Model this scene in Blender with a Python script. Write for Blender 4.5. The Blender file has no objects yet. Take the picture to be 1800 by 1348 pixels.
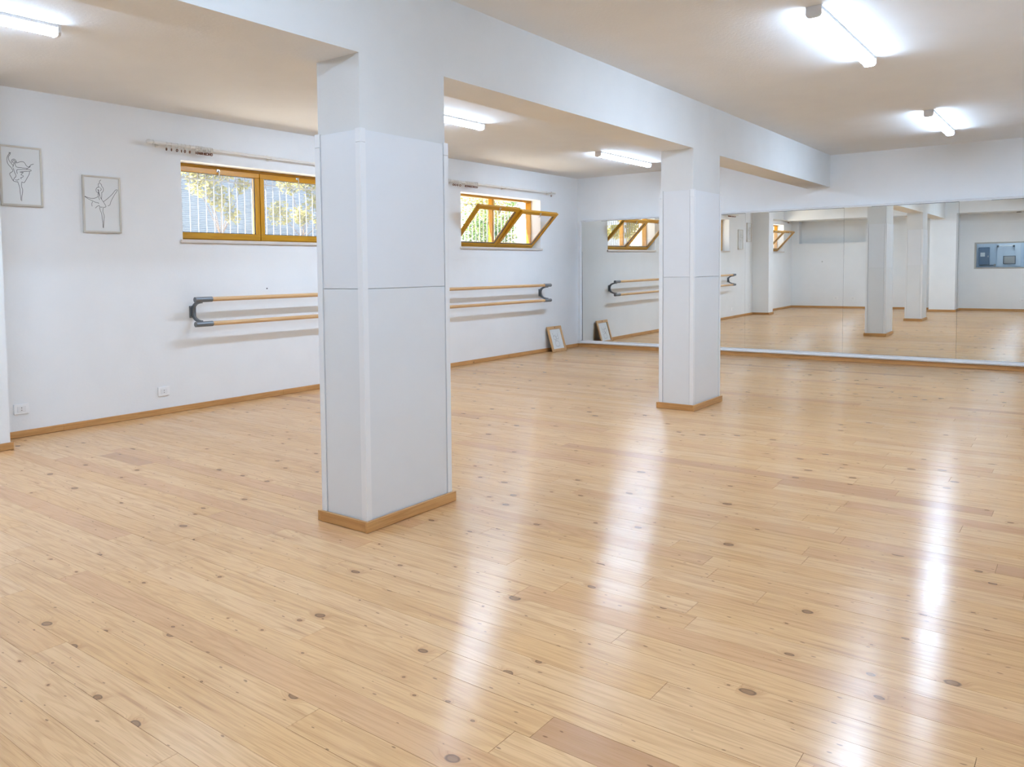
import bpy, bmesh, math, random
from mathutils import Vector, Matrix

random.seed(7)
SC = bpy.context.scene
COL = SC.collection

# ------------------------------------------------------------------ camera
CAM_F, CAM_CX, CAM_CY = 1404.489, 779.821, 553.735          # pixels, frame 1800 x 1348
CAM_YAW, CAM_PITCH, CAM_ROLL = -0.682019, 0.0555025, -0.0126634
CAM_POS = Vector((-11.40539, -6.46315, 1.256733))
cd = bpy.data.cameras.new('camera')
cam = bpy.data.objects.new('camera', cd); COL.objects.link(cam)
d = Vector((math.cos(CAM_PITCH) * math.cos(CAM_YAW), -math.cos(CAM_PITCH) * math.sin(CAM_YAW), -math.sin(CAM_PITCH)))
r = d.cross(Vector((0, 0, 1))).normalized(); u = r.cross(d)
r2 = math.cos(CAM_ROLL) * r + math.sin(CAM_ROLL) * u
u2 = -math.sin(CAM_ROLL) * r + math.cos(CAM_ROLL) * u
cam.matrix_world = Matrix(((r2.x, u2.x, -d.x, CAM_POS.x), (r2.y, u2.y, -d.y, CAM_POS.y), (r2.z, u2.z, -d.z, CAM_POS.z), (0, 0, 0, 1)))
cd.sensor_fit = 'HORIZONTAL'; cd.sensor_width = 36.0
cd.lens = CAM_F / 1800 * 36.0
cd.shift_x = (900 - CAM_CX) / 1800
cd.shift_y = (CAM_CY - 674) / 1800
cd.clip_start = 0.02; cd.clip_end = 200
SC.camera = cam

# ------------------------------------------------------------------ world, sun, exposure
W = bpy.data.worlds.new('sky'); SC.world = W; W.use_nodes = True
wn = W.node_tree.nodes; wl = W.node_tree.links
wn.clear()
wo = wn.new('ShaderNodeOutputWorld'); wb = wn.new('ShaderNodeBackground'); ws = wn.new('ShaderNodeTexSky')
ws.sky_type = 'NISHITA'; ws.sun_disc = False
ws.sun_elevation = math.radians(35); ws.sun_rotation = math.radians(260)
ws.air_density = 1.0; ws.dust_density = 1.5; ws.ozone_density = 1.0
wb.inputs['Strength'].default_value = 0.75
wl.new(ws.outputs[0], wb.inputs[0]); wl.new(wb.outputs[0], wo.inputs[0])

sd = bpy.data.lights.new('sun', 'SUN'); sd.energy = 42.0; sd.angle = math.radians(0.6); sd.color = (1.0, 0.95, 0.86)
sun = bpy.data.objects.new('sun', sd); COL.objects.link(sun)
sun.location = (-20, 6, 12)
sun.rotation_euler = Vector((0.80, -0.12, -0.58)).to_track_quat('-Z', 'Y').to_euler()

LAMP_STRENGTH = 130.0
SC.view_settings.view_transform = 'Standard'
SC.view_settings.look = 'None'
SC.view_settings.exposure = 0.17
SC.view_settings.gamma = 1.0
SC.view_settings.use_curve_mapping = False
cy = SC.cycles
cy.max_bounces = 8; cy.diffuse_bounces = 4; cy.glossy_bounces = 4; cy.transmission_bounces = 4; cy.transparent_max_bounces = 12
cy.use_adaptive_sampling = True; cy.adaptive_threshold = 0.055
cy.use_denoising = True; cy.sample_clamp_indirect = 6.0; cy.caustics_reflective = False; cy.caustics_refractive = False

# ------------------------------------------------------------------ material helpers
def lin(r, g, b):
    f = lambda c: c / 12.92 if c <= 0.04045 else ((c + 0.055) / 1.055) ** 2.4
    return (f(r / 255), f(g / 255), f(b / 255), 1.0)

class NT:
    def __init__(s, name):
        s.m = bpy.data.materials.new(name); s.m.use_nodes = True
        s.t = s.m.node_tree; s.t.nodes.clear()
        s.out = s.n('ShaderNodeOutputMaterial')
    def n(s, typ, **kw):
        nd = s.t.nodes.new(typ)
        for k, v in kw.items(): setattr(nd, k, v)
        return nd
    def l(s, a, b): s.t.links.new(a, b)
    def set(s, sock, v):
        if hasattr(v, 'is_output'): s.l(v, sock)
        else: sock.default_value = v
    def math(s, op, a, b=0.0, c=None, clamp=False):
        nd = s.n('ShaderNodeMath', operation=op, use_clamp=clamp)
        s.set(nd.inputs[0], a); s.set(nd.inputs[1], b)
        if c is not None: s.set(nd.inputs[2], c)
        return nd.outputs[0]
    def vmath(s, op, a, b=(0, 0, 0)):
        nd = s.n('ShaderNodeVectorMath', operation=op)
        s.set(nd.inputs[0], a); s.set(nd.inputs[1], b)
        return nd.outputs[0]
    def mix(s, fac, a, b, blend='MIX'):
        nd = s.n('ShaderNodeMix', data_type='RGBA', blend_type=blend)
        s.set(nd.inputs[0], fac); s.set(nd.inputs[6], a); s.set(nd.inputs[7], b)
        return nd.outputs[2]
    def noise(s, vec, scale, detail=3.0, rough=0.5):
        nd = s.n('ShaderNodeTexNoise')
        if vec is not None: s.l(vec, nd.inputs['Vector'])
        nd.inputs['Scale'].default_value = scale; nd.inputs['Detail'].default_value = detail; nd.inputs['Roughness'].default_value = rough
        return nd.outputs[0]
    def maprange(s, v, a, b, c, dd, smooth=True):
        nd = s.n('ShaderNodeMapRange'); nd.interpolation_type = 'SMOOTHSTEP' if smooth else 'LINEAR'
        s.set(nd.inputs['Value'], v); s.set(nd.inputs['From Min'], a); s.set(nd.inputs['From Max'], b)
        s.set(nd.inputs['To Min'], c); s.set(nd.inputs['To Max'], dd)
        return nd.outputs[0]
    def bump(s, h, strength, dist=0.01):
        nd = s.n('ShaderNodeBump'); nd.inputs['Strength'].default_value = strength; nd.inputs['Distance'].default_value = dist
        s.l(h, nd.inputs['Height']); return nd.outputs[0]
    def bsdf(s, color, rough=0.5, metal=0.0, normal=None, spec=0.5, **kw):
        nd = s.n('ShaderNodeBsdfPrincipled')
        s.set(nd.inputs['Base Color'], color); s.set(nd.inputs['Roughness'], rough); s.set(nd.inputs['Metallic'], metal)
        nd.inputs['Specular IOR Level'].default_value = spec
        for k, v in kw.items(): s.set(nd.inputs[k.replace('_', ' ')], v)
        if normal is not None: s.l(normal, nd.inputs['Normal'])
        s.l(nd.outputs[0], s.out.inputs[0]); return nd
    def pos(s): return s.n('ShaderNodeNewGeometry').outputs['Position']

def plain(name, color, rough=0.5, metal=0.0, bump=0.0, bscale=60, spec=0.5, var=0.0):
    t = NT(name); p = t.pos()
    c = color
    if var:
        c = t.mix(t.maprange(t.noise(p, 3.0, 3), 0.3, 0.7, 0, 1), color, tuple(x * (1 - var) for x in color[:3]) + (1,))
    nrm = t.bump(t.noise(p, bscale, 4), bump, 0.005) if bump else None
    t.bsdf(c, rough, metal, nrm, spec); return t.m

M = {}
M['wall'] = plain('wall_paint', (0.87, 0.88, 0.885, 1), 0.75, bump=0.12, bscale=45, var=0.02, spec=0.3)
M['ceiling'] = plain('ceiling_paint', (0.87, 0.875, 0.875, 1), 0.85, bump=0.3, bscale=55, var=0.02, spec=0.2)
M['beam_shade_grey'] = plain('beam_shade_grey', (0.775, 0.77, 0.75, 1), 0.8, bump=0.15, bscale=45, var=0.03, spec=0.25)  # wall white greyed to carry the shade on beam and column bodies
M['panel'] = plain('cladding_white', (0.79, 0.80, 0.815, 1), 0.42, bump=0.10, bscale=25, var=0.015)
M['panel_low'] = plain('cladding_grey_white', (0.77, 0.78, 0.785, 1), 0.42, bump=0.06, bscale=25, var=0.02)
M['trim_white'] = plain('trim_white', (0.84, 0.84, 0.84, 1), 0.35)
M['frame_white'] = plain('mirror_frame_white', (0.83, 0.84, 0.86, 1), 0.35)
M['plastic'] = plain('white_plastic', (0.91, 0.91, 0.91, 1), 0.3)
M['cap'] = plain('lamp_cap', (0.82, 0.82, 0.83, 1), 0.4)
M['dark'] = plain('dark_hole', (0.03, 0.03, 0.035, 1), 0.6)
M['grey_metal'] = plain('grey_metal', (0.17, 0.185, 0.20, 1), 0.35, metal=0.35)
M['steel'] = plain('steel', (0.55, 0.54, 0.52, 1), 0.3, metal=0.9)
M['brass'] = plain('brown_eyelet', (0.20, 0.085, 0.045, 1), 0.5)
M['rail'] = plain('rail_white', (0.80, 0.78, 0.74, 1), 0.4)
M['sill'] = plain('sill_stone', (0.72, 0.66, 0.60, 1), 0.35, var=0.12)
M['paper'] = plain('paper', (0.80, 0.81, 0.80, 1), 0.25)
M['ink'] = plain('ink', (0.06, 0.065, 0.07, 1), 0.8)
M['pale_frame'] = plain('pale_frame', (0.66, 0.62, 0.55, 1), 0.4, var=0.15)
M['subfloor'] = plain('subfloor', (0.10, 0.055, 0.03, 1), 0.8)
M['grille'] = plain('grille_white', (0.26, 0.28, 0.31, 1), 0.4)
M['ground'] = plain('gravel', (0.74, 0.70, 0.63, 1), 0.9, bump=0.5, bscale=30, var=0.3)
M['outer_wall'] = plain('outer_plaster', (0.82, 0.79, 0.74, 1), 0.8, bump=0.2)
M['office_wall'] = plain('office_wall', (0.52, 0.62, 0.72, 1), 0.6)
M['office_blue'] = plain('office_blue', (0.10, 0.17, 0.26, 1), 0.4)
M['office_dark'] = plain('office_dark', (0.06, 0.075, 0.09, 1), 0.4)
M['alu'] = plain('aluminium', (0.42, 0.41, 0.38, 1), 0.35, metal=0.5)
M['bark'] = plain('bark', (0.12, 0.085, 0.06, 1), 0.9, bump=0.6, bscale=40)
M['rubber'] = plain('gasket', (0.05, 0.055, 0.06, 1), 0.6)

def wood(name, base, dark, axis, rough=0.4, scale=1.0, knots=True, spec=0.4):
    """axis: long direction of the timber (0, 1, 2)"""
    t = NT(name); p = t.pos()
    st = [1.0, 1.0, 1.0]; st[axis] = 0.06
    v = t.vmath('MULTIPLY', p, tuple(st))
    g = t.noise(v, 70 * scale, 4, 0.6)
    g2 = t.noise(v, 9 * scale, 2)
    c = t.mix(t.maprange(g, 0.35, 0.7, 0, 0.55), base, dark)
    c = t.mix(t.maprange(g2, 0.35, 0.75, 0, 0.4), c, dark)
    if knots:
        st2 = [1.0, 1.0, 1.0]; st2[axis] = 0.6
        vo = t.n('ShaderNodeTexVoronoi'); vo.inputs['Scale'].default_value = 6.0
        t.l(t.vmath('MULTIPLY', p, tuple(st2)), vo.inputs['Vector'])
        k = t.maprange(vo.outputs['Distance'], 0.03, 0.10, 1, 0)
        sep = t.n('ShaderNodeSeparateColor'); t.l(vo.outputs['Color'], sep.inputs[0])
        k = t.math('MULTIPLY', k, t.math('GREATER_THAN', sep.outputs[0], 0.45))
        c = t.mix(t.math('MULTIPLY', k, 0.8), c, (0.09, 0.035, 0.015, 1))
    t.bsdf(c, rough, 0, t.bump(g, 0.08, 0.003), spec); return t.m

M['base_x'] = wood('baseboard_pine_x', lin(208, 158, 100), lin(168, 115, 62), 0)
M['base_y'] = wood('baseboard_pine_y', lin(208, 158, 100), lin(168, 115, 62), 1)
M['barre'] = wood('barre_beech', lin(218, 180, 132), lin(196, 150, 100), 0, 0.35, knots=False)
M['win_x'] = wood('window_timber_x', lin(206, 150, 34), lin(176, 118, 16), 0, 0.3, knots=False)
M['win_z'] = wood('window_timber_z', lin(206, 150, 34), lin(176, 118, 16), 2, 0.3, knots=False)
M['lean'] = wood('lean_frame_pine', lin(214, 172, 122), lin(186, 138, 88), 2, 0.45, knots=False)

def floor_material():
    t = NT('pine_floor'); p = t.pos()
    at = t.n('ShaderNodeAttribute'); at.attribute_name = 'rnd'; rnd = at.outputs['Fac']
    at2 = t.n('ShaderNodeAttribute'); at2.attribute_name = 'tone'; tone = at2.outputs['Fac']
    comb = t.n('ShaderNodeCombineXYZ')
    t.l(t.math('MULTIPLY', rnd, 53.0), comb.inputs[0]); t.l(t.math('MULTIPLY', rnd, 131.0), comb.inputs[1])
    q = t.vmath('ADD', p, comb.outputs[0])
    # big knots
    vo = t.n('ShaderNodeTexVoronoi'); vo.voronoi_dimensions = '2D'; vo.inputs['Scale'].default_value = 6.0
    warp = t.n('ShaderNodeTexNoise'); warp.inputs['Scale'].default_value = 14.0; t.l(q, warp.inputs['Vector'])
    qk = t.vmath('ADD', q, t.vmath('MULTIPLY', t.vmath('SUBTRACT', warp.outputs[1], (0.5, 0.5, 0.5)), (0.02, 0.02, 0)))
    t.l(t.vmath('MULTIPLY', qk, (1.0, 0.72, 0)), vo.inputs['Vector'])
    sep = t.n('ShaderNodeSeparateColor'); t.l(vo.outputs['Color'], sep.inputs[0])
    gate = t.math('GREATER_THAN', sep.outputs[0], 0.64)
    size = t.math('MULTIPLY_ADD', t.math('POWER', sep.outputs[1], 2.0), 0.088, 0.022)
    ratio = t.math('DIVIDE', vo.outputs['Distance'], size)
    core = t.math('MULTIPLY', t.maprange(ratio, 0.65, 1.0, 1, 0), gate)
    ring = t.math('MULTIPLY', t.math('MULTIPLY', t.maprange(ratio, 0.6, 0.85, 0, 1), t.maprange(ratio, 0.9, 1.15, 1, 0)), gate)
    halo = t.math('MULTIPLY', t.maprange(ratio, 0.8, 3.2, 1, 0), gate)
    # specks
    vs = t.n('ShaderNodeTexVoronoi'); vs.voronoi_dimensions = '2D'; vs.inputs['Scale'].default_value = 17.0
    t.l(t.vmath('MULTIPLY', qk, (1.0, 0.42, 0)), vs.inputs['Vector'])
    sp2 = t.n('ShaderNodeSeparateColor'); t.l(vs.outputs['Color'], sp2.inputs[0])
    speck = t.math('MULTIPLY', t.maprange(t.math('DIVIDE', vs.outputs['Distance'], t.math('MULTIPLY_ADD', sp2.outputs[1], 0.055, 0.02)), 0.5, 1.1, 1, 0), t.math('GREATER_THAN', sp2.outputs[0], 0.58))
    # grain, bent round the knots
    bend = t.n('ShaderNodeCombineXYZ'); t.l(t.math('MULTIPLY', halo, 0.03), bend.inputs[0])
    qg = t.vmath('ADD', q, bend.outputs[0])
    fine = t.noise(t.vmath('MULTIPLY', qg, (1, 0.025, 0)), 210.0, 2, 0.6)
    mid = t.noise(t.vmath('MULTIPLY', qg, (1, 0.05, 0)), 38.0, 2, 0.55)
    low = t.noise(t.vmath('MULTIPLY', qg, (1, 0.09, 0)), 9.0, 1)
    rings = t.math('MULTIPLY_ADD', t.math('SINE', t.math('MULTIPLY', low, 75.0)), 0.5, 0.5)
    light = lin(231, 187, 139); warm = lin(225, 177, 123); pink = lin(216, 166, 121); brown = lin(192, 144, 105)
    cr = t.n('ShaderNodeValToRGB'); e = cr.color_ramp.elements
    e[0].position = 0.0; e[0].color = light; e[1].position = 1.0; e[1].color = brown
    a = e.new(0.45); a.color = warm
    a = e.new(0.85); a.color = pink
    t.l(tone, cr.inputs[0])
    c = cr.outputs[0]
    c = t.mix(t.maprange(rings, 0.55, 1.0, 0, 0.22), c, lin(188, 140, 88))
    c = t.mix(t.maprange(mid, 0.45, 0.75, 0, 0.40), c, lin(186, 136, 88))
    c = t.mix(t.maprange(fine, 0.48, 0.75, 0, 0.40), c, lin(172, 120, 74))
    c = t.mix(t.maprange(mid, 0.66, 0.74, 0, 0.25), c, lin(140, 92, 58))
    c = t.mix(t.math('MULTIPLY', halo, 0.28), c, lin(176, 118, 66))
    c = t.mix(t.math('MULTIPLY', core, 0.62), c, lin(112, 76, 54))
    c = t.mix(t.math('MULTIPLY', ring, 0.65), c, lin(78, 52, 40))
    c = t.mix(t.math('MULTIPLY', speck, 0.58), c, lin(96, 60, 38))
    wav = t.noise(t.vmath('MULTIPLY', q, (1, 0.10, 0)), 22.0, 1, 0.5)
    nrm = t.bump(wav, 0.16, 0.003)
    bs = t.bsdf(c, t.math('MULTIPLY_ADD', t.math('FRACT', t.math('MULTIPLY', rnd, 17.0)), 0.05, 0.215), 0, nrm, 0.5)
    bs.inputs['Anisotropic'].default_value = 0.88          # sanded and varnished across the planks
    tg = t.n('ShaderNodeCombineXYZ'); tg.inputs[0].default_value = 1.0
    t.l(tg.outputs[0], bs.inputs['Tangent'])
    return t.m
M['floor'] = floor_material()

def emit(name, col, st):
    t = NT(name); e = t.n('ShaderNodeEmission'); e.inputs[0].default_value = col; e.inputs[1].default_value = st
    t.l(e.outputs[0], t.out.inputs[0]); return t.m
M['lamp'] = emit('lamp_diffuser', (0.565, 0.75, 1.0, 1), LAMP_STRENGTH)
M['lamp_side'] = emit('lamp_diffuser_side', (0.565, 0.75, 1.0, 1), LAMP_STRENGTH * 0.45)
M['office_fill'] = emit('office_fill', (0.72, 0.86, 1.0, 1), 7.0)

def mirror_mat():
    t = NT('mirror_glass'); t.bsdf((0.92, 0.925, 0.885, 1), 0.0, 1.0); return t.m
M['mirror'] = mirror_mat()

def glass_mat(name, haze, tint=(1, 1, 1, 1)):
    t = NT(name)
    tr = t.n('ShaderNodeBsdfTransparent'); tr.inputs[0].default_value = tint
    gl = t.n('ShaderNodeBsdfGlossy'); gl.inputs['Roughness'].default_value = 0.02
    lw = t.n('ShaderNodeLayerWeight')
    fr = t.math('MULTIPLY_ADD', t.math('POWER', lw.outputs['Facing'], 4.0), 0.5, 0.035)
    m1 = t.n('ShaderNodeMixShader'); t.l(fr, m1.inputs[0]); t.l(tr.outputs[0], m1.inputs[1]); t.l(gl.outputs[0], m1.inputs[2])
    df = t.n('ShaderNodeBsdfTranslucent'); df.inputs[0].default_value = (0.72, 0.82, 0.92, 1)
    m2 = t.n('ShaderNodeMixShader'); m2.inputs[0].default_value = haze
    t.l(m1.outputs[0], m2.inputs[1]); t.l(df.outputs[0], m2.inputs[2]); t.l(m2.outputs[0], t.out.inputs[0])
    return t.m
M['glass'] = glass_mat('window_glass', 0.03)
M['glass_hazy'] = glass_mat('window_glass_hazy', 0.06)

def leaf_mat(name, a, b, c):
    t = NT(name)
    gi = t.n('ShaderNodeNewGeometry')
    cr = t.n('ShaderNodeValToRGB'); e = cr.color_ramp.elements
    e[0].color = a; e[1].color = c; m = e.new(0.5); m.color = b
    t.l(gi.outputs['Random Per Island'], cr.inputs[0])
    df = t.n('ShaderNodeBsdfDiffuse'); tl = t.n('ShaderNodeBsdfTranslucent')
    t.l(cr.outputs[0], df.inputs[0]); t.l(cr.outputs[0], tl.inputs[0])
    mx = t.n('ShaderNodeMixShader'); mx.inputs[0].default_value = 0.45
    t.l(df.outputs[0], mx.inputs[1]); t.l(tl.outputs[0], mx.inputs[2]); t.l(mx.outputs[0], t.out.inputs[0]); return t.m
M['leaf_yellow'] = leaf_mat('leaf_yellow', (0.34, 0.30, 0.08, 1), (0.25, 0.25, 0.09, 1), (0.40, 0.36, 0.16, 1))
M['leaf_green'] = leaf_mat('leaf_green', (0.05, 0.11, 0.04, 1), (0.10, 0.17, 0.06, 1), (0.17, 0.20, 0.08, 1))

def slat_mat():
    t = NT('louvre_paint'); p = t.pos()
    s = t.n('ShaderNodeSeparateXYZ'); t.l(p, s.inputs[0])
    w = t.math('MULTIPLY_ADD', t.math('SINE', t.math('MULTIPLY', s.outputs[2], 260.0)), 0.5, 0.5)
    t.bsdf((0.13, 0.175, 0.23, 1), 0.5, 0, t.bump(w, 0.8, 0.01)); return t.m
M['louvre'] = slat_mat()

# ------------------------------------------------------------------ mesh helpers
def tag(o, label=None, cat=None, group=None, kind=None):
    if label: o['label'] = label
    if cat: o['category'] = cat
    if group: o['group'] = group
    if kind: o['kind'] = kind
    return o

def link(name, me, mat, parent=None, smooth=False):
    o = bpy.data.objects.new(name, me); COL.objects.link(o)
    if mat is not None and not me.materials: me.materials.append(mat)
    if smooth:
        for f in me.polygons: f.use_smooth = True
    if parent is not None: o.parent = parent
    return o

def empty(name, loc=(0, 0, 0)):
    o = bpy.data.objects.new(name, None); COL.objects.link(o); o.location = loc; o.empty_display_size = 0.1
    return o

class MB:
    def __init__(s): s.bm = bmesh.new()
    def box(s, a, b, bevel=0.0, seg=2):
        x0, y0, z0 = [min(p, q) for p, q in zip(a, b)]; x1, y1, z1 = [max(p, q) for p, q in zip(a, b)]
        vs = [s.bm.verts.new(c) for c in ((x0, y0, z0), (x1, y0, z0), (x1, y1, z0), (x0, y1, z0), (x0, y0, z1), (x1, y0, z1), (x1, y1, z1), (x0, y1, z1))]
        fs = [s.bm.faces.new([vs[i] for i in f]) for f in ((3, 2, 1, 0), (4, 5, 6, 7), (0, 1, 5, 4), (1, 2, 6, 5), (2, 3, 7, 6), (3, 0, 4, 7))]
        if bevel:
            es = list({e for f in fs for e in f.edges})
            bmesh.ops.bevel(s.bm, geom=es, offset=bevel, segments=seg, affect='EDGES', profile=0.5)
        return s
    def tube(s, pts, rad, n=12, cap=True, closed=False):
        pts = [Vector(p) for p in pts]; k = len(pts); rings = []
        rads = rad if isinstance(rad, (list, tuple)) else [rad] * k
        ref = None
        for i, p in enumerate(pts):
            if closed: tg = (pts[(i + 1) % k] - pts[i - 1]).normalized()
            else: tg = (pts[min(i + 1, k - 1)] - pts[max(i - 1, 0)]).normalized()
            if ref is None or abs(ref.dot(tg)) > 0.98:
                ref = Vector((0, 0, 1)) if abs(tg.z) < 0.9 else Vector((1, 0, 0))
            a = (ref - tg * ref.dot(tg)).normalized(); ref = a; b = tg.cross(a)
            rings.append([s.bm.verts.new(p + rads[i] * (math.cos(2 * math.pi * j / n) * a + math.sin(2 * math.pi * j / n) * b)) for j in range(n)])
        for i in range(k if closed else k - 1):
            A, B = rings[i], rings[(i + 1) % k]
            for j in range(n): s.bm.faces.new((A[j], A[(j + 1) % n], B[(j + 1) % n], B[j]))
        if cap and not closed:
            s.bm.faces.new(rings[0][::-1]); s.bm.faces.new(rings[-1])
        return s
    def prism(s, prof, f0, f1):
        """prof: 2D outline; f0, f1 map (u, v) to 3D at both ends"""
        A = [s.bm.verts.new(f0(*p)) for p in prof]; B = [s.bm.verts.new(f1(*p)) for p in prof]; n = len(prof)
        for i in range(n): s.bm.faces.new((A[i], A[(i + 1) % n], B[(i + 1) % n], B[i]))
        s.bm.faces.new(A[::-1]); s.bm.faces.new(B); return s
    def mesh(s, name):
        bmesh.ops.recalc_face_normals(s.bm, faces=s.bm.faces)
        me = bpy.data.meshes.new(name); s.bm.to_mesh(me); s.bm.free(); return me
    def build(s, name, mat, parent=None, smooth=False):
        o = link(name, s.mesh(name), mat, parent)
        if smooth:
            for f in o.data.polygons: f.use_smooth = True
            o.data.set_sharp_from_angle(angle=math.radians(40))
        return o

def bx(name, a, b, mat, parent=None, bevel=0.0):
    return MB().box(a, b, bevel).build(name, mat, parent)

def local(o, parent):
    """keep world placement when the parent empty is not at the origin"""
    o.matrix_parent_inverse = parent.matrix_basis.inverted(); return o

def put(parent):
    for c in parent.children:
        c.matrix_parent_inverse = Matrix.Translation(-parent.location)

def slab_with_holes(u0, u1, v0, v1, holes, w0, w1, f):
    """wall between w0 and w1 with rectangular through-holes; f maps (u, v, w) to 3D; only outer faces are made"""
    us = sorted({u0, u1, *[h[0] for h in holes], *[h[1] for h in holes]}); vs = sorted({v0, v1, *[h[2] for h in holes], *[h[3] for h in holes]})
    def solid(i, j):
        if i < 0 or j < 0 or i >= len(us) - 1 or j >= len(vs) - 1: return False
        cu = (us[i] + us[i + 1]) / 2; cv = (vs[j] + vs[j + 1]) / 2
        return not any(h[0] < cu < h[1] and h[2] < cv < h[3] for h in holes)
    bm = bmesh.new()
    def q(*pts): bm.faces.new([bm.verts.new(f(*p)) for p in pts])
    for i in range(len(us) - 1):
        for j in range(len(vs) - 1):
            if not solid(i, j): continue
            a, b, c, dd = us[i], us[i + 1], vs[j], vs[j + 1]
            q((a, c, w0), (b, c, w0), (b, dd, w0), (a, dd, w0)); q((a, c, w1), (a, dd, w1), (b, dd, w1), (b, c, w1))
            if not solid(i - 1, j): q((a, c, w0), (a, dd, w0), (a, dd, w1), (a, c, w1))
            if not solid(i + 1, j): q((b, c, w0), (b, c, w1), (b, dd, w1), (b, dd, w0))
            if not solid(i, j - 1): q((a, c, w0), (a, c, w1), (b, c, w1), (b, c, w0))
            if not solid(i, j + 1): q((a, dd, w0), (b, dd, w0), (b, dd, w1), (a, dd, w1))
    bmesh.ops.remove_doubles(bm, verts=bm.verts, dist=1e-5)
    bmesh.ops.recalc_face_normals(bm, faces=bm.faces)
    me = bpy.data.meshes.new('wall'); bm.to_mesh(me); bm.free(); return me

# ------------------------------------------------------------------ dimensions (metres)
H = 2.70
XB, YR = -12.40, -6.75            # wall behind the camera, wall on the right
BH, BT = 0.053, 0.0165            # baseboard height and thickness
WZ0, WZ1 = 1.572, 2.292           # windows
WINS = [(-7.212, -5.20), (-3.060, -1.107), (-11.60, -9.66)]
WT = 0.32                         # thickness of the window wall

# ------------------------------------------------------------------ room shell
ceil = tag(bx('ceiling', (XB - 0.4, YR - 0.2, H), (0.2, WT, H + 0.2), M['ceiling']), 'warm white plaster ceiling with long strip lights', 'ceiling', kind='structure')
me = slab_with_holes(XB - 0.3, 0.2, 0 - 0.1, H + 0.1, [(a, b, WZ0 - 0.03, WZ1) for a, b in WINS], 0, WT, lambda u_, v_, w_: (u_, w_, v_))
wall_left = tag(link('wall_left', me, M['wall']), 'white plaster wall with the timber windows and the barre', 'wall', kind='structure')
wall_far = tag(bx('wall_far', (0, YR - 0.2, -0.1), (0.2, 0, H), M['wall']), 'white wall behind and above the large mirror', 'wall', kind='structure')
wall_right = tag(bx('wall_right', (XB - 0.3, YR - 0.2, -0.1), (0, YR, H), M['wall']), 'white wall along the right side of the room', 'wall', kind='structure')
IW = (-6.30, -4.31, 1.035, 1.685)   # interior window in the rear wall (y0, y1, z0, z1)
NI = (-2.12, -0.19, 1.78, 2.40)     # blind recess in the rear wall
me = slab_with_holes(YR, 0, -0.1, H, [IW, NI], XB, XB - 0.32, lambda u_, v_, w_: (w_, u_, v_))
wall_near = tag(link('wall_near', me, M['wall']), 'white rear wall with a blind recess and an interior window', 'wall', kind='structure')
bx('niche_panel', (XB - 0.34, NI[0] - 0.05, NI[2] - 0.05), (XB - 0.28, NI[1] + 0.05, NI[3] + 0.05), M['wall'], wall_near)
tag(bx('trim_1', (XB, YR, 2.40), (XB + 0.80, 0, H), M['wall']), 'white dropped beam along the top of the rear wall', 'beam', kind='structure')

# main beam
BY0, BY1, BZ = -3.762, -3.470, 2.286
beam = tag(bx('ceiling_beam', (XB + 0.80, BY0, BZ), (0, BY1, H), M['beam_shade_grey']), 'long white ceiling beam carried by the two clad columns', 'beam', kind='structure')

beam.data.materials.append(M['ceiling'])
for f in beam.data.polygons:
    if f.normal.z < -0.9: f.material_index = 1                # soffit takes the lighter ceiling colour, without the painted shade
# piers
def pier(name, a, b, label):
    o = tag(bx(name, a, b, M['wall']), label, 'pier', kind='structure')
    return o
pier_l = pier('wall_pier', (-9.30, -0.388, 0), (-8.935, 0, H), 'white wall pier at the left edge of the photo')
pier_b = pier('rear_pier', (XB, -4.00, 0), (XB + 0.80, -3.45, 2.40), 'white pier under the beam end by the rear wall')

# ------------------------------------------------------------------ baseboards
def board_run(parent, axis, fixed, side, s0, s1, mat, joints=()):
    """boards along axis between s0 and s1; fixed = wall plane, side = direction into the room"""
    cuts = [s0, *[j for j in joints if s0 < j < s1], s1]
    for a, b in zip(cuts[:-1], cuts[1:]):
        g = 0.0006
        lo, hi = sorted((fixed, fixed + side * BT))
        if axis == 0: bx('board', (a + g, lo, 0.0015), (b - g, hi, BH), mat, parent, 0.0018)
        else: bx('board', (lo, a + g, 0.0015), (hi, b - g, BH), mat, parent, 0.0018)
def baseboard(name, label):
    e = empty(name); tag(e, label, 'baseboard', kind='structure'); return e
bl = baseboard('baseboard_left', 'pine baseboard along the window wall')
board_run(bl, 0, 0, -1, -8.935, -BT, M['base_x'], (-8.37, -6.1, -3.9, -1.7))
board_run(bl, 0, 0, -1, XB, -9.30, M['base_x'], (-10.8,))
board_run(bl, 0, -0.388, -1, -9.30 - BT, -8.935 + BT, M['base_x'])
board_run(bl, 1, -8.935, 1, -0.388, -BT, M['base_y'])
board_run(bl, 1, -9.30, -1, -0.388, -BT, M['base_y'])
bf = baseboard('baseboard_far', 'pine baseboard below the mirror')
board_run(bf, 1, 0, -1, YR, 0, M['base_y'], (-5.7, -3.4, -1.35))
bn = baseboard('baseboard_near', 'pine baseboard along the rear wall')
board_run(bn, 1, XB, 1, -3.45, -BT, M['base_y'], (-2.3,))
board_run(bn, 1, XB, 1, YR, -4.00, M['base_y'], (-5.4,))
board_run(bn, 1, XB + 0.80, 1, -4.00 - BT, -3.45 + BT, M['base_y'])
board_run(bn, 0, -3.45, 1, XB + BT, XB + 0.80, M['base_x'])
board_run(bn, 0, -4.00, -1, XB + BT, XB + 0.80, M['base_x'])
br = baseboard('baseboard_right', 'pine baseboard along the right wall')
board_run(br, 0, YR, 1, XB + BT, -BT, M['base_x'], (-10, -7.6, -5.2, -2.5))

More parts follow.
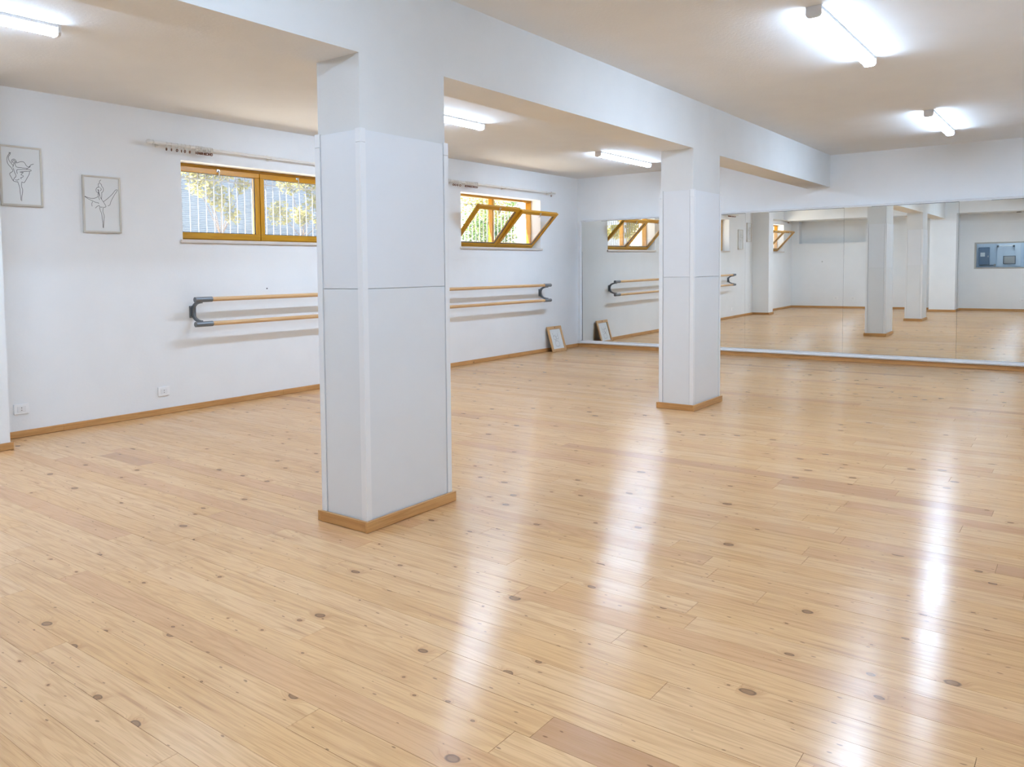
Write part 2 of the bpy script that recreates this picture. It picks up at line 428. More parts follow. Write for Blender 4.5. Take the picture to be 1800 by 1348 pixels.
# ------------------------------------------------------------------ floor of single planks
floor = tag(bx('floor', (XB - 0.3, YR - 0.2, -0.12), (0.2, WT, -0.0135), M['subfloor']), 'varnished knotty pine plank floor', 'floor', kind='structure')
PW, GAP = 0.125, 0.0011
planks = []
rng = random.Random(11)
x = XB
while x < -0.001:
    x2 = min(x + PW, 0.0); y = YR
    y2 = YR + rng.uniform(0.3, 2.0)
    while y < 0:
        y2 = min(y2, 0.0)
        if 0 - y2 < 0.3: y2 = 0.0
        planks.append((x, x2, y, y2)); y = y2; y2 = y + rng.choice((0.55, 0.9, 1.3, 1.8, 2.2, 2.6)) * rng.uniform(0.85, 1.15)
    x = x2
def attrs(me, rnds, tones):
    for nm, vals in (('rnd', rnds), ('tone', tones)):
        at = me.attributes.new(nm, 'FLOAT', 'FACE'); at.data.foreach_set('value', vals)
def in_view(p):
    cx, cyy = (p[0] + p[1]) / 2, (p[2] + p[3]) / 2
    best = None
    for yy in (p[2], cyy, p[3]):
        q = Vector((cx, yy, 0)) - CAM_POS; z = q.dot(d)
        if z < 0.3: continue
        px = CAM_CX + CAM_F * q.dot(r2) / z; py = CAM_CY - CAM_F * q.dot(u2) / z
        if -60 < px < 1860 and py < 1420:
            sz = (p[3] - p[2]) * 0.125 / z ** 3
            best = max(best or 0, sz)
    return best or 0
order = sorted(planks, key=in_view, reverse=True)
near = set(order[:300])
TONES = (0.08, 0.12, 0.15, 0.18, 0.2, 0.22, 0.25, 0.28, 0.3, 0.33, 0.36, 0.4, 0.45, 0.5, 0.6, 0.72, 0.9)
fv, ff, fr_, ft = [], [], [], []
QF = ((3, 2, 1, 0), (4, 5, 6, 7), (0, 1, 5, 4), (1, 2, 6, 5), (2, 3, 7, 6), (3, 0, 4, 7))
for i, p in enumerate(planks):
    a, b, c, e = p; g = GAP / 2; dz = rng.uniform(-0.0009, -0.0006); rv = rng.random(); tn = min(1, max(0, rng.choice(TONES) + rng.uniform(-0.06, 0.06)))
    tl, tw = rng.gauss(0, 0.00012), rng.gauss(0, 0.00006)      # boards never lie perfectly level
    vv = [(a + g, c + g, -0.013), (b - g, c + g, -0.013), (b - g, e - g, -0.013), (a + g, e - g, -0.013), (a + g, c + g, dz - tl - tw), (b - g, c + g, dz + tl - tw), (b - g, e - g, dz + tl + tw), (a + g, e - g, dz - tl + tw)]
    if p in near:
        m_ = bpy.data.meshes.new('plank'); cx, cyy = (a + b) / 2, (c + e) / 2
        m_.from_pydata([(v[0] - cx, v[1] - cyy, v[2]) for v in vv], [], QF)
        attrs(m_, [rv] * 6, [tn] * 6)
        o = link('plank', m_, M['floor'], floor); o.location = (cx, cyy, 0)
    else:
        k = len(fv); fv += vv; ff += [tuple(k + q for q in f) for f in QF]; fr_ += [rv] * 6; ft += [tn] * 6
m_ = bpy.data.meshes.new('planks_beyond'); m_.from_pydata(fv, [], ff); attrs(m_, fr_, ft)
tag(link('planks_beyond', m_, M['floor'], floor), kind='stuff')

# ------------------------------------------------------------------ columns
PZ, SEAM = 1.928, 1.174
def column(x0, x1, label, name='clad_column'):
    y0, y1 = BY0, BY1
    c = tag(bx(name, (x0, y0, 0), (x1, y1, BZ), M['beam_shade_grey']), label, 'column', kind='structure')
    t = 0.008
    for (z0, z1, m) in ((BH * 0.4, SEAM - 0.0015, M['panel_low']), (SEAM + 0.0015, PZ, M['panel'])):
        bx('cladding_panel', (x0 + 0.0245, y0 - t, z0), (x1 - 0.0245, y0, z1), m, c, 0.001)
        bx('cladding_panel', (x0 + 0.0245, y1, z0), (x1 - 0.0245, y1 + t, z1), m, c, 0.001)
        bx('cladding_panel', (x0 - t, y0 + 0.0245, z0), (x0, y1 - 0.0245, z1), m, c, 0.001)
        bx('cladding_panel', (x1, y0 + 0.0245, z0), (x1 + t, y1 - 0.0245, z1), m, c, 0.001)
    s, w = 0.0125, 0.034
    for (cx, sx) in ((x0, 1), (x1, -1)):
        for (cyy, sy) in ((y0, 1), (y1, -1)):
            ox, oy = cx - sx * s, cyy - sy * s
            prof = [(ox, oy), (ox + sx * w, oy), (ox + sx * w, cyy - sy * 0.002), (cx - sx * 0.002, cyy - sy * 0.002), (cx - sx * 0.002, oy + sy * w), (ox, oy + sy * w)]
            for z0, z1 in ((BH * 0.4, 1.868), (1.870, PZ + 0.006)):
                MB().prism(prof, lambda a, b: (a, b, z0), lambda a, b: (a, b, z1)).build('corner_trim', M['trim_white'], c)
    q = 0.0125
    X0, X1, Y0, Y1 = x0 - q, x1 + q, y0 - q, y1 + q
    bx('board', (X0 - BT, Y0 - BT, 0.0015), (X1 + BT, Y0, BH), M['base_x'], c, 0.0018)
    bx('board', (X0 - BT, Y1, 0.0015), (X1 + BT, Y1 + BT, BH), M['base_x'], c, 0.0018)
    bx('board', (X0 - BT, Y0, 0.0015), (X0, Y1, BH), M['base_y'], c, 0.0018)
    bx('board', (X1, Y0, 0.0015), (X1 + BT, Y1, BH), M['base_y'], c, 0.0018)
    return c
column(-8.687, -8.053, 'large white clad column in the foreground with pine baseboard')
column(-4.634, -4.003, 'smaller white clad column farther back near the mirror')

# ------------------------------------------------------------------ mirror wall
mir = tag(empty('wall_mirror', (-0.02, -3.3, 0.05)), 'wide white-framed mirror of five panels on the far wall', 'mirror')
MZ0, MZ1 = 0.110, 2.005
edges = [-0.094, -1.414, -2.677, -3.941, -5.202, -6.465]
for i in range(5):
    ya, yb = edges[i] - 0.0015, edges[i + 1] + 0.0015
    cyy, cz = (ya + yb) / 2, (MZ0 + MZ1) / 2
    w2, h2 = (ya - yb) / 2, (MZ1 - MZ0) / 2
    o = MB().box((0.0, -w2, -h2), (0.004, w2, h2)).build('mirror_panel', M['mirror'], mir)
    n = Vector((-1, -0.0055, -0.0040)).normalized()          # each pane hangs a touch out of true
    xax = -n; yax = Vector((0, 0, 1)).cross(xax).normalized(); zax = xax.cross(yax)
    o.matrix_basis = Matrix(((xax.x, yax.x, zax.x, -0.018), (xax.y, yax.y, zax.y, cyy), (xax.z, yax.z, zax.z, cz), (0, 0, 0, 1)))
bx('backing_board', (-0.006, edges[-1], MZ0), (0, edges[0], MZ1), M['dark'], mir)
def fprof(o, i):   # moulding: outer edge, inner edge in one direction, depth in the other
    return [(o, 0), (o, -0.026), (o + (i - o) * 0.22, -0.040), (o + (i - o) * 0.50, -0.040), (o + (i - o) * 0.60, -0.029), (i, -0.029), (i, 0)]
YA, YB = edges[0] + 0.040, edges[-1] - 0.040
MB().prism(fprof(MZ1 + 0.028, MZ1), lambda a, b: (b, YA, a), lambda a, b: (b, YB, a)).build('frame_rail', M['frame_white'], mir)
MB().prism(fprof(0.056, MZ0), lambda a, b: (b, YA, a), lambda a, b: (b, YB, a)).build('frame_rail', M['frame_white'], mir)
MB().prism(fprof(YA, edges[0]), lambda a, b: (b, a, 0.056), lambda a, b: (b, a, MZ1 + 0.028)).build('frame_stile', M['frame_white'], mir)
MB().prism(fprof(YB, edges[-1]), lambda a, b: (b, a, 0.056), lambda a, b: (b, a, MZ1 + 0.028)).build('frame_stile', M['frame_white'], mir)
bx('seal', (-0.0235, edges[0] - 0.005, MZ0), (-0.0005, edges[0], MZ1), M['rubber'], mir)
bx('seal', (-0.0235, edges[-1], MZ1 - 0.004), (-0.0005, edges[0], MZ1), M['rubber'], mir)
put(mir)

# ------------------------------------------------------------------ strip lights
def strip_light(x0, y, label, L=1.45):
    e = tag(empty('strip_light', (x0 + L / 2, y, H)), label, 'ceiling light', 'fluorescent strip lights on the ceiling')
    w, h = 0.041, 0.060
    bx('base_plate', (x0, y - w * 0.92, H - 0.018), (x0 + L, y + w * 0.92, H - 0.0005), M['plastic'], e, 0.002)
    prof = [(-w * 0.90, -0.0185), (-w * 0.92, -0.042), (-w * 0.72, -0.056), (-w * 0.35, -h), (w * 0.35, -h), (w * 0.72, -0.056), (w * 0.92, -0.042), (w * 0.90, -0.0185)]
    MB().prism(prof, lambda a, b: (x0 + 0.012, y + a, H + b), lambda a, b: (x0 + L - 0.012, y + a, H + b)).build('diffuser', M['lamp'], e)
    df = bpy.data.objects[[c.name for c in e.children if c.name.startswith('diffuser')][0]].data
    df.materials.append(M['lamp_side'])                      # the opal cover shines mainly through its flat underside
    for f in df.polygons:
        if f.normal.z > -0.6: f.material_index = 1
    cp = [(-w, -0.001), (-w, -0.045), (-w * 0.8, -0.060), (-w * 0.4, -0.0645), (w * 0.4, -0.0645), (w * 0.8, -0.060), (w, -0.045), (w, -0.001)]
    for a0 in (x0 - 0.006, x0 + L - 0.012):
        MB().prism(cp, lambda a, b: (a0, y + a, H + b), lambda a, b: (a0 + 0.018, y + a, H + b)).build('end_cap', M['cap'], e)
    put(e); return e
strip_light(-10.59, -1.76, 'strip light cut off by the left edge, over the window side')
strip_light(-6.40, -1.735, 'strip light half hidden behind the large foreground column')
strip_light(-2.465, -1.69, 'strip light left of the farther column near the mirror')
strip_light(-6.58, -5.222, 'large near strip light at the top right of the ceiling')
strip_light(-10.62, -5.222, 'strip light on the ceiling right above the viewpoint, out of view')
strip_light(-2.66, -5.235, 'smaller far strip light right of the beam near the mirror wall')

# ------------------------------------------------------------------ windows
FY0, FY1 = 0.165, 0.225       # depth of the timber frame inside the reveal
def rect_frame(mb_x, mb_z, x0, x1, z0, z1, y0, y1, w, wb=None):
    wb = wb or w
    mb_x.box((x0, y0, z1 - w), (x1, y1, z1), 0.003); mb_x.box((x0, y0, z0), (x1, y1, z0 + wb), 0.003)
    mb_z.box((x0, y0, z0 + wb), (x0 + w, y1, z1 - w), 0.003); mb_z.box((x1 - w, y0, z0 + wb), (x1, y1, z1 - w), 0.003)
def window(num, x0, x1, tilts, glass, label):
    zb, zt = WZ0, WZ1
    e = tag(empty('window_%d' % num, ((x0 + x1) / 2, FY0, zb)), label, 'window', kind='structure')
    sill = MB().box((x0 - 0.025, -0.022, zb - 0.030), (x1 + 0.025, 0, zb), 0.003)
    sill.box((x0 + 0.0005, 0, zb - 0.0295), (x1 - 0.0005, 0.30, zb))
    sill.build('window_sill', M['sill'], e)
    w = 0.032
    bx('frame_rail', (x0, FY0, zt - w), (x1, FY1 + 0.02, zt), M['win_x'], e, 0.003)
    bx('frame_rail', (x0, FY0, zb), (x1, FY1 + 0.02, zb + w * 0.8), M['win_x'], e, 0.003)
    bx('frame_stile', (x0, FY0, zb + w * 0.8), (x0 + w, FY1 + 0.02, zt - w), M['win_z'], e, 0.003)
    bx('frame_stile', (x1 - w, FY0, zb + w * 0.8), (x1, FY1 + 0.02, zt - w), M['win_z'], e, 0.003)
    xm = (x0 + x1) / 2
    bx('mullion', (xm - 0.022, FY0 + 0.012, zb + w * 0.8), (xm + 0.022, FY1 + 0.02, zt - w), M['win_z'], e, 0.003)
    sh = zt - zb - 0.040
    for sx0, sx1, tilt in ((x0 + 0.012, xm - 0.004, tilts[0]), (xm + 0.004, x1 - 0.012, tilts[1])):
        s = empty('sash'); s.parent = e
        zp, yp = zb + 0.016, FY0 - 0.002
        L = sx1 - sx0; sw = 0.052; dep = 0.044
        # local space: x along, y = thickness, z = height above the hinge
        bx('rail', (0, -0.012, sh - sw), (L, dep - 0.012, sh), M['win_x'], s, 0.004)
        bx('rail', (0, -0.012, 0), (L, dep - 0.012, sw + 0.008), M['win_x'], s, 0.004)
        bx('stile', (0, -0.012, sw + 0.008), (sw, dep - 0.012, sh - sw), M['win_z'], s, 0.004)
        bx('stile', (L - sw, -0.012, sw + 0.008), (L, dep - 0.012, sh - sw), M['win_z'], s, 0.004)
        bx('glass_pane', (sw - 0.006, 0.006, sw + 0.002), (L - sw + 0.006, 0.010, sh - sw + 0.006), glass, s)
        gk = MB(); gz0, gz1 = sw + 0.008, sh - sw
        for aa, bb in (((sw, 0.0, gz0), (L - sw, 0.014, gz0 + 0.005)), ((sw, 0.0, gz1 - 0.005), (L - sw, 0.014, gz1)), ((sw, 0.0, gz0), (sw + 0.005, 0.014, gz1)), ((L - sw - 0.005, 0.0, gz0), (L - sw, 0.014, gz1))): gk.box(aa, bb)
        gk.build('gasket', M['rubber'], s)
        la = MB().box((L / 2 - 0.018, -0.018, sh - 0.030), (L / 2 + 0.018, -0.012, sh - 0.004), 0.002)
        la.tube([(L / 2, -0.020, sh - 0.015), (L / 2 + 0.002, -0.030, sh - 0.035), (L / 2 + 0.003, -0.028, sh - 0.062), (L / 2 - 0.004, -0.020, sh - 0.075)], 0.0055, 8)
        la.build('latch', M['steel'], s)
        if tilt:
            ch = MB().tube([(L / 2, 0.0, sh - 0.01), (L / 2, 0.06, sh - 0.03)], 0.003, 6).build('stay', M['steel'], s)
        s.location = (sx0 - e.location.x, yp - e.location.y, zp - e.location.z)
        s.rotation_euler = (math.radians(tilt), 0, 0)
    put2 = [c for c in e.children if c.type == 'MESH']
    for c in put2: c.matrix_parent_inverse = Matrix.Translation(-e.location)
    return e
window(1, *WINS[0], (0, 0), M['glass_hazy'], 'closed two-sash timber window with pale blue panes above the barre')
window(2, *WINS[1], (41.5, 44.5), M['glass'], 'timber window with both sashes tilted open, nearest the far corner')
window(3, *WINS[2], (42, 44), M['glass'], 'tilted-open timber window beyond the wall pier, seen only in the mirror')

def grille(x0, x1, label):
    e = tag(empty('window_grille', ((x0 + x1) / 2, 0.285, WZ0)), label, 'grille')
    n = int((x1 - x0) / 0.088)
    for i in range(1, n):
        xx = x0 + (x1 - x0) * i / n
        MB().tube([(xx, 0.285, WZ0 - 0.005), (xx, 0.285, WZ1 + 0.005)], 0.0038, 8).build('bar', M['grille'], e)
    for zz in (WZ0 + 0.08, WZ1 - 0.12):
        bx('cross_bar', (x0 - 0.005, 0.280, zz - 0.004), (x1 + 0.005, 0.290, zz + 0.004), M['grille'], e)
    put(e)
grille(*WINS[0], 'white security grille outside the closed window')
grille(*WINS[1], 'white security grille outside the tilted window by the far corner')
grille(*WINS[2], 'white security grille outside the window seen only in the mirror')

# ------------------------------------------------------------------ curtain rails
RING = {}
def ring_meshes():
    mb = MB(); pts = [(0, 0.021 * math.sin(a), 0.021 * math.cos(a)) for a in [2 * math.pi * k / 14 for k in range(14)]]
    mb.tube(pts, 0.0038, 6, closed=True)
    mb.tube([(0, 0, -0.020), (0, 0, -0.030)], 0.002, 6)
    RING['ring'] = mb.mesh('ring')
    mb = MB(); pts = [(0.0, 0.010 * math.sin(a), -0.040 + 0.010 * math.cos(a)) for a in [2 * math.pi * k / 10 for k in range(10)]]
    mb.tube(pts, 0.0042, 6, closed=True)
    RING['eyelet'] = mb.mesh('eyelet')
    RING['ring'].materials.append(M['rail']); RING['eyelet'].materials.append(M['brass'])
    for m in RING.values():
        for f in m.polygons: f.use_smooth = True
ring_meshes()
def curtain_rail(x0, x1, xt, z, rings, label, zend=None):
    zend = z if zend is None else zend
    y = -0.080
    e = tag(empty('curtain_rail', ((x0 + x1) / 2, -0.04, z)), label, 'curtain rail')
    zz = lambda xx: z + (zend - z) * (xx - x0) / (x1 - x0)
    MB().tube([(x0 + 0.05, y, zz(x0)), (xt, y, zz(xt))], 0.0135, 12).build('rod', M['rail'], e, True)
    MB().tube([(xt - 0.02, y, zz(xt)), (x1 - 0.04, y, zz(x1))], 0.0095, 12).build('rod', M['rail'], e, True)
    for xe, sg, rr in ((x0 + 0.05, -1, 1.0), (x1 - 0.04, 1, 0.8)):
        MB().tube([(xe, y, zz(xe)), (xe + sg * 0.010, y, zz(xe)), (xe + sg * 0.014, y, zz(xe)), (xe + sg * 0.045, y, zz(xe)), (xe + sg * 0.065, y, zz(xe)), (xe + sg * 0.075, y, zz(xe))],
                  [0.014 * rr, 0.020 * rr, 0.014 * rr, 0.022 * rr, 0.018 * rr, 0.006 * rr], 12).build('finial', M['rail'], e, True)
    for xb in (x0 + 0.12, (x0 + x1) / 2, x1 - 0.10):
        b = MB().box((xb - 0.012, -0.006, zz(xb) - 0.030), (xb + 0.012, 0.0, zz(xb) + 0.030), 0.002)
        b.tube([(xb, 0, zz(xb) - 0.012), (xb, y * 0.5, zz(xb) - 0.016), (xb, y, zz(xb) - 0.014)], 0.005, 8)
        b.build('bracket', M['rail'], e)
    for xr in rings:
        rg = bpy.data.objects.new('ring', RING['ring']); COL.objects.link(rg); rg.parent = e
        ey = bpy.data.objects.new('eyelet', RING['eyelet']); COL.objects.link(ey); ey.parent = rg
        rg.location = Vector((xr, y, zz(xr) - 0.008)) - e.location
        rg.rotation_euler = (0, 0, random.uniform(-0.5, 0.5))
    for c in e.children:
        if c.name.split('.')[0] != 'ring': c.matrix_parent_inverse = Matrix.Translation(-e.location)
    return e
curtain_rail(-7.57, -4.88, -6.93, 2.408, [-7.40, -7.35, -7.295, -7.25, -7.215, -7.165, -7.10] + [-7.08 + 0.0165 * k for k in range(10)],
             'white curtain rail with rings above the closed window', 2.400)
curtain_rail(-3.42, -0.83, -2.78, 2.402, [-3.31, -3.27, -3.225, -3.17, -3.06] + [-3.04 + 0.026 * k for k in range(10)] + [-0.93],
             'white curtain rail with bunched rings above the tilted window by the corner', 2.412)
curtain_rail(-11.90, -9.42, -10.2, 2.408, [-11.80, -11.76, -11.70] + [-9.9 + 0.02 * k for k in range(6)],
             'white curtain rail above the window seen only in the mirror')

# ------------------------------------------------------------------ ballet barre
def barre():
    x0, x1, y = -7.205, -1.075, -0.150
    e = tag(empty('ballet_barre', ((x0 + x1) / 2, 0, 0.9)), 'double wooden ballet barre on grey brackets below the windows', 'barre')
    zs = (1.021, 0.796)
    for z in zs:
        MB().tube([(x0 + 0.165, y, z), (x1 - 0.165, y, z)], 0.0205, 20).build('bar', M['barre'], e, True)
        for a, b in ((x0, x0 + 0.180), (x1 - 0.180, x1)):
            m = MB().tube([(a, y, z), (b, y, z)], 0.0245, 20)
            m.build('sleeve', M['grey_metal'], e, True)
    for xb in (x0 + 0.070, (x0 + x1) / 2, x1 - 0.070):
        bx('wall_plate', (xb - 0.035, -0.008, 0.852), (xb + 0.035, -0.0012, 0.962), M['grey_metal'], e, 0.002)
        prof, inner = [], []
        zc = (zs[0] + zs[1]) / 2
        for k in range(17):
            a = -math.pi / 2 + math.pi * k / 16
            hz = (zs[0] - zs[1]) / 2 - 0.022
            prof.append((-0.010 - 0.140 * (1 - math.cos(a)) ** 1.2 * 1.0, zc + hz * math.sin(a)))
        m = MB()
        for k in range(16):
            (ya, za), (yb, zb) = prof[k], prof[k + 1]
            t0 = 0.020; 
            tx, tz = yb - ya, zb - za; ln = math.hypot(tx, tz); nx, nz = -tz / ln, tx / ln
            q = [(ya + nx * t0, za + nz * t0 * 0.6), (yb + nx * t0, zb + nz * t0 * 0.6), (yb - nx * t0 * 0.6, zb - nz * t0 * 0.6), (ya - nx * t0 * 0.6, za - nz * t0 * 0.6)]
            m.prism([(min(p[0], -0.002), p[1]) for p in q], lambda a_, b_: (xb - 0.011, a_, b_), lambda a_, b_: (xb + 0.011, a_, b_))
        m.build('bracket_arm', M['grey_metal'], e)
        sc = MB()
        for dx, dz in ((-0.022, 0.862), (-0.022, 0.952), (0.022, 0.862), (0.022, 0.952)):
            sc.tube([(xb + dx, -0.008, dz), (xb + dx, -0.0105, dz)], 0.005, 8)
        sc.build('screws', M['steel'], e)
    put(e)
barre()

# ------------------------------------------------------------------ framed drawings
D1 = [[(-8.69,2.2),(-8.699,2.196),(-8.708,2.183),(-8.718,2.164),(-8.721,2.142),(-8.717,2.118),(-8.706,2.101),(-8.692,2.087),(-8.684,2.073),(-8.681,2.06)],[(-8.706,2.198),(-8.7,2.2),(-8.695,2.19),(-8.703,2.177),(-8.709,2.165),(-8.708,2.147),(-8.699,2.129),(-8.685,2.112),(-8.678,2.103)],[(-8.685,2.122),(-8.688,2.139),(-8.677,2.151),(-8.663,2.151),(-8.654,2.14),(-8.652,2.125)],[(-8.673,2.12),(-8.678,2.131),(-8.675,2.142),(-8.665,2.142),(-8.665,2.129),(-8.672,2.114),(-8.677,2.098),(-8.68,2.088)],[(-8.652,2.125),(-8.637,2.131),(-8.619,2.138),(-8.598,2.137),(-8.587,2.125),(-8.578,2.11),(-8.563,2.103),(-8.551,2.11),(-8.548,2.118),(-8.523,2.129)],[(-8.655,2.137),(-8.661,2.121),(-8.659,2.103),(-8.647,2.093),(-8.621,2.092),(-8.591,2.09),(-8.567,2.094),(-8.549,2.107)],[(-8.579,2.085),(-8.549,2.082),(-8.545,2.073),(-8.574,2.068),(-8.604,2.063),(-8.631,2.059)],[(-8.649,2.042),(-8.65,2.073),(-8.621,2.077),(-8.585,2.08),(-8.57,2.084)],[(-8.677,2.083),(-8.67,2.056),(-8.659,2.026),(-8.672,2.007),(-8.681,1.988)],[(-8.681,2.058),(-8.705,2.039),(-8.695,2.014),(-8.681,1.988),(-8.667,1.982),(-8.649,1.981)],[(-8.556,2.068),(-8.56,2.047),(-8.576,2.018),(-8.598,1.981),(-8.61,1.98),(-8.619,1.983)],[(-8.625,2.054),(-8.604,2.057),(-8.622,2.038),(-8.608,2.033),(-8.606,2.024),(-8.625,2.014),(-8.618,2.006)],[(-8.666,1.998),(-8.654,1.993),(-8.636,2.004)],[(-8.649,1.984),(-8.641,1.96),(-8.634,1.93),(-8.634,1.912),(-8.631,1.875),(-8.63,1.841)],[(-8.618,1.98),(-8.621,1.949),(-8.614,1.925),(-8.617,1.894),(-8.623,1.863),(-8.624,1.835)]]
D2 = [[(-7.98,2.05),(-7.993,2.035),(-7.99,2.022),(-7.977,2.011),(-7.974,1.997),(-7.961,1.978),(-7.965,1.954),(-7.979,1.943)],[(-8.003,1.989),(-8.005,2.008),(-7.997,2.022)],[(-7.992,1.988),(-8.013,1.984),(-8.025,1.967),(-8.021,1.947),(-8.007,1.943)],[(-7.988,1.983),(-7.978,1.973),(-7.989,1.956)],[(-8.013,1.964),(-8.003,1.965),(-8.002,1.948),(-7.994,1.916)],[(-8.007,1.943),(-8.01,1.921),(-8.002,1.895),(-7.996,1.882)],[(-8.006,1.968),(-8.001,1.929),(-7.985,1.896),(-7.965,1.868),(-7.945,1.835),(-7.949,1.825),(-7.967,1.823)],[(-8.125,1.906),(-8.101,1.897),(-8.061,1.89),(-8.026,1.899),(-8.008,1.911)],[(-8.125,1.904),(-8.095,1.886),(-8.055,1.869),(-8.028,1.859),(-8.01,1.858),(-8.007,1.848)],[(-8.058,1.864),(-8.066,1.845),(-8.063,1.826)],[(-8.036,1.812),(-8.018,1.829),(-8.001,1.834),(-7.996,1.823),(-7.973,1.824)],[(-7.976,1.943),(-7.977,1.917),(-7.981,1.89)],[(-7.965,1.868),(-7.929,1.896),(-7.885,1.936),(-7.855,1.972),(-7.837,1.974),(-7.856,1.945),(-7.879,1.91),(-7.898,1.875),(-7.908,1.847),(-7.927,1.836)],[(-8.0,1.821),(-7.995,1.796),(-7.984,1.77),(-7.981,1.73),(-7.976,1.69),(-7.976,1.653)],[(-7.968,1.821),(-7.972,1.784),(-7.962,1.754),(-7.966,1.711),(-7.972,1.65)]]
def smooth_line(pts, k=4):
    out = []; n = len(pts); P = [Vector(p) for p in pts]
    for i in range(n - 1):
        p0, p1, p2, p3 = P[max(i - 1, 0)], P[i], P[i + 1], P[min(i + 2, n - 1)]
        for j in range(k):
            t = j / k
            out.append(0.5 * ((2 * p1) + (p2 - p0) * t + (2 * p0 - 5 * p1 + 4 * p2 - p3) * t * t + (3 * p1 - p0 - 3 * p2 + p3) * t ** 3))
    out.append(P[-1]); return out
def ribbon(bm, pts, w, f):
    L = smooth_line(pts); prev = None
    for i, p in enumerate(L):
        tg = (L[min(i + 1, len(L) - 1)] - L[max(i - 1, 0)])
        if tg.length < 1e-7: continue
        tg.normalize(); nn = Vector((-tg.y, tg.x)) * w
        a, b = bm.verts.new(f(*(p + nn))), bm.verts.new(f(*(p - nn)))
        if prev: bm.faces.new((prev[0], a, b, prev[1]))
        prev = (a, b)
def drawing_mesh(lines, w, f):
    bm = bmesh.new()
    for l_ in lines: ribbon(bm, l_, w, f)
    me = bpy.data.meshes.new('drawing'); bm.to_mesh(me); bm.free(); return me
def wall_picture(x0, x1, z0, z1, lines, label):
    e = tag(empty('framed_drawing', ((x0 + x1) / 2, 0, z0)), label, 'picture', 'ballerina line drawings on the window wall')
    fw, dp = 0.014, 0.022
    bx('backing', (x0 + 0.002, -0.012, z0 + 0.002), (x1 - 0.002, -0.001, z1 - 0.002), M['plastic'], e)
    bx('paper', (x0 + fw * 0.7, -0.014, z0 + fw * 0.7), (x1 - fw * 0.7, -0.012, z1 - fw * 0.7), M['paper'], e)
    for a, b in (((x0, -dp, z1 - fw), (x1, 0, z1)), ((x0, -dp, z0), (x1, 0, z0 + fw)), ((x0, -dp, z0 + fw), (x0 + fw, 0, z1 - fw)), ((x1 - fw, -dp, z0 + fw), (x1, 0, z1 - fw))):
        bx('frame_side', a, b, M['pale_frame'], e, 0.002)
    link('drawing', drawing_mesh(lines, 0.0017, lambda a, b: (a, -0.0146, b)), M['ink'], e)
    put(e)
wall_picture(-8.777, -8.463, 1.797, 2.256, D1, 'framed line drawing of a ballerina with one arm raised, at the left edge')
wall_picture(-8.141, -7.812, 1.611, 2.080, D2, 'framed line drawing of a ballerina with spread arms, lower and nearer the window')

def lean_frame():
    w, h, dp, fw = 0.405, 0.396, 0.020, 0.045
    yb, yt = -0.150, -0.041
    ang = math.atan2(yt - yb, 0.380)
    e = tag(empty('leaning_frame', (-0.800, yb, 0.0)), 'small pine picture frame leaning on the wall at the floor in the far corner', 'picture frame')
    L = w / 2
    for a, b in (((-L, 0, h - fw), (L, dp, h)), ((-L, 0, 0), (L, dp, fw)), ((-L, 0, fw), (-L + fw, dp, h - fw)), ((L - fw, 0, fw), (L, dp, h - fw))):
        bx('frame_side', a, b, M['lean'], e, 0.004)
    bx('backing', (-L + fw * 0.5, dp - 0.005, fw * 0.5), (L - fw * 0.5, dp - 0.002, h - fw * 0.5), M['dark'], e)
    bx('paper', (-L + fw * 0.8, 0.011, fw * 0.8), (L - fw * 0.8, 0.0135, h - fw * 0.8), M['paper'], e)
    ls = [[(-0.09, 0.29), (-0.07, 0.25), (-0.075, 0.20), (-0.03, 0.185), (0.0, 0.20), (0.05, 0.19), (0.06, 0.24), (0.05, 0.28)],
          [(-0.08, 0.24), (-0.04, 0.25), (0.0, 0.22), (0.04, 0.25)], [(-0.05, 0.17), (-0.06, 0.12), (-0.05, 0.085), (0.04, 0.085), (0.05, 0.12), (0.03, 0.16), (-0.05, 0.17)],
          [(-0.02, 0.27), (-0.01, 0.22), (-0.03, 0.15)]]
    link('drawing', drawing_mesh(ls, 0.0016, lambda a, b: (a, 0.0105, b)), M['ink'], e)
    MB().tube([(0, 0.001, h - 0.02), (0, -0.004, h - 0.02)], 0.010, 10).build('hanger', M['brass'], e)
    e.rotation_euler = (-ang, 0, 0); e.location.z = 0.001
lean_frame()

# ------------------------------------------------------------------ sockets and small wall things
def socket(at, axis, label):
    """axis 'y': on the window wall; 'x': on the rear wall"""
    e = tag(empty('wall_socket', at), label, 'socket')
    bx('cover_plate', (-0.057, -0.010, -0.041), (0.057, 0, 0.041), M['plastic'], e, 0.004)
    bx('module', (-0.032, -0.0125, -0.023), (0.032, -0.0095, 0.023), M['trim_white'], e, 0.002)
    for z in (-0.009, 0.0, 0.009) if False else (-0.009, 0.009):
        MB().tube([(0, -0.0122, z), (0, -0.0131, z)], 0.0034, 10).build('contact_hole', M['dark'], e)
    if axis == 'x': e.rotation_euler = (0, 0, math.radians(90))
socket((-8.688, 0, 0.222), 'y', 'white wall socket nearest the left edge of the window wall')
socket((-7.457, 0, 0.206), 'y', 'white wall socket below the left end of the barre')
socket((XB, -1.155, 0.275), 'x', 'white socket on the rear wall, left of two in the mirror')
socket((XB, -1.583, 0.270), 'x', 'white socket on the rear wall, right of two in the mirror')
socket((XB, -5.30, 0.265), 'x', 'white socket under the interior window, seen in the mirror')
nl = MB().tube([(-6.269, 0, 1.10), (-6.269, -0.006, 1.10)], 0.006, 10)
tag(nl.build('wall_nail', M['dark']), 'tiny dark nail in the wall just above the barre', 'nail')
hk = empty('wall_hook', (XB, -0.80, 1.276)); tag(hk, 'small metal hook on the rear wall, seen in the mirror', 'hook')
bx('hook_plate', (0, -0.012, -0.02), (0.004, 0.012, 0.02), M['steel'], hk, 0.001)
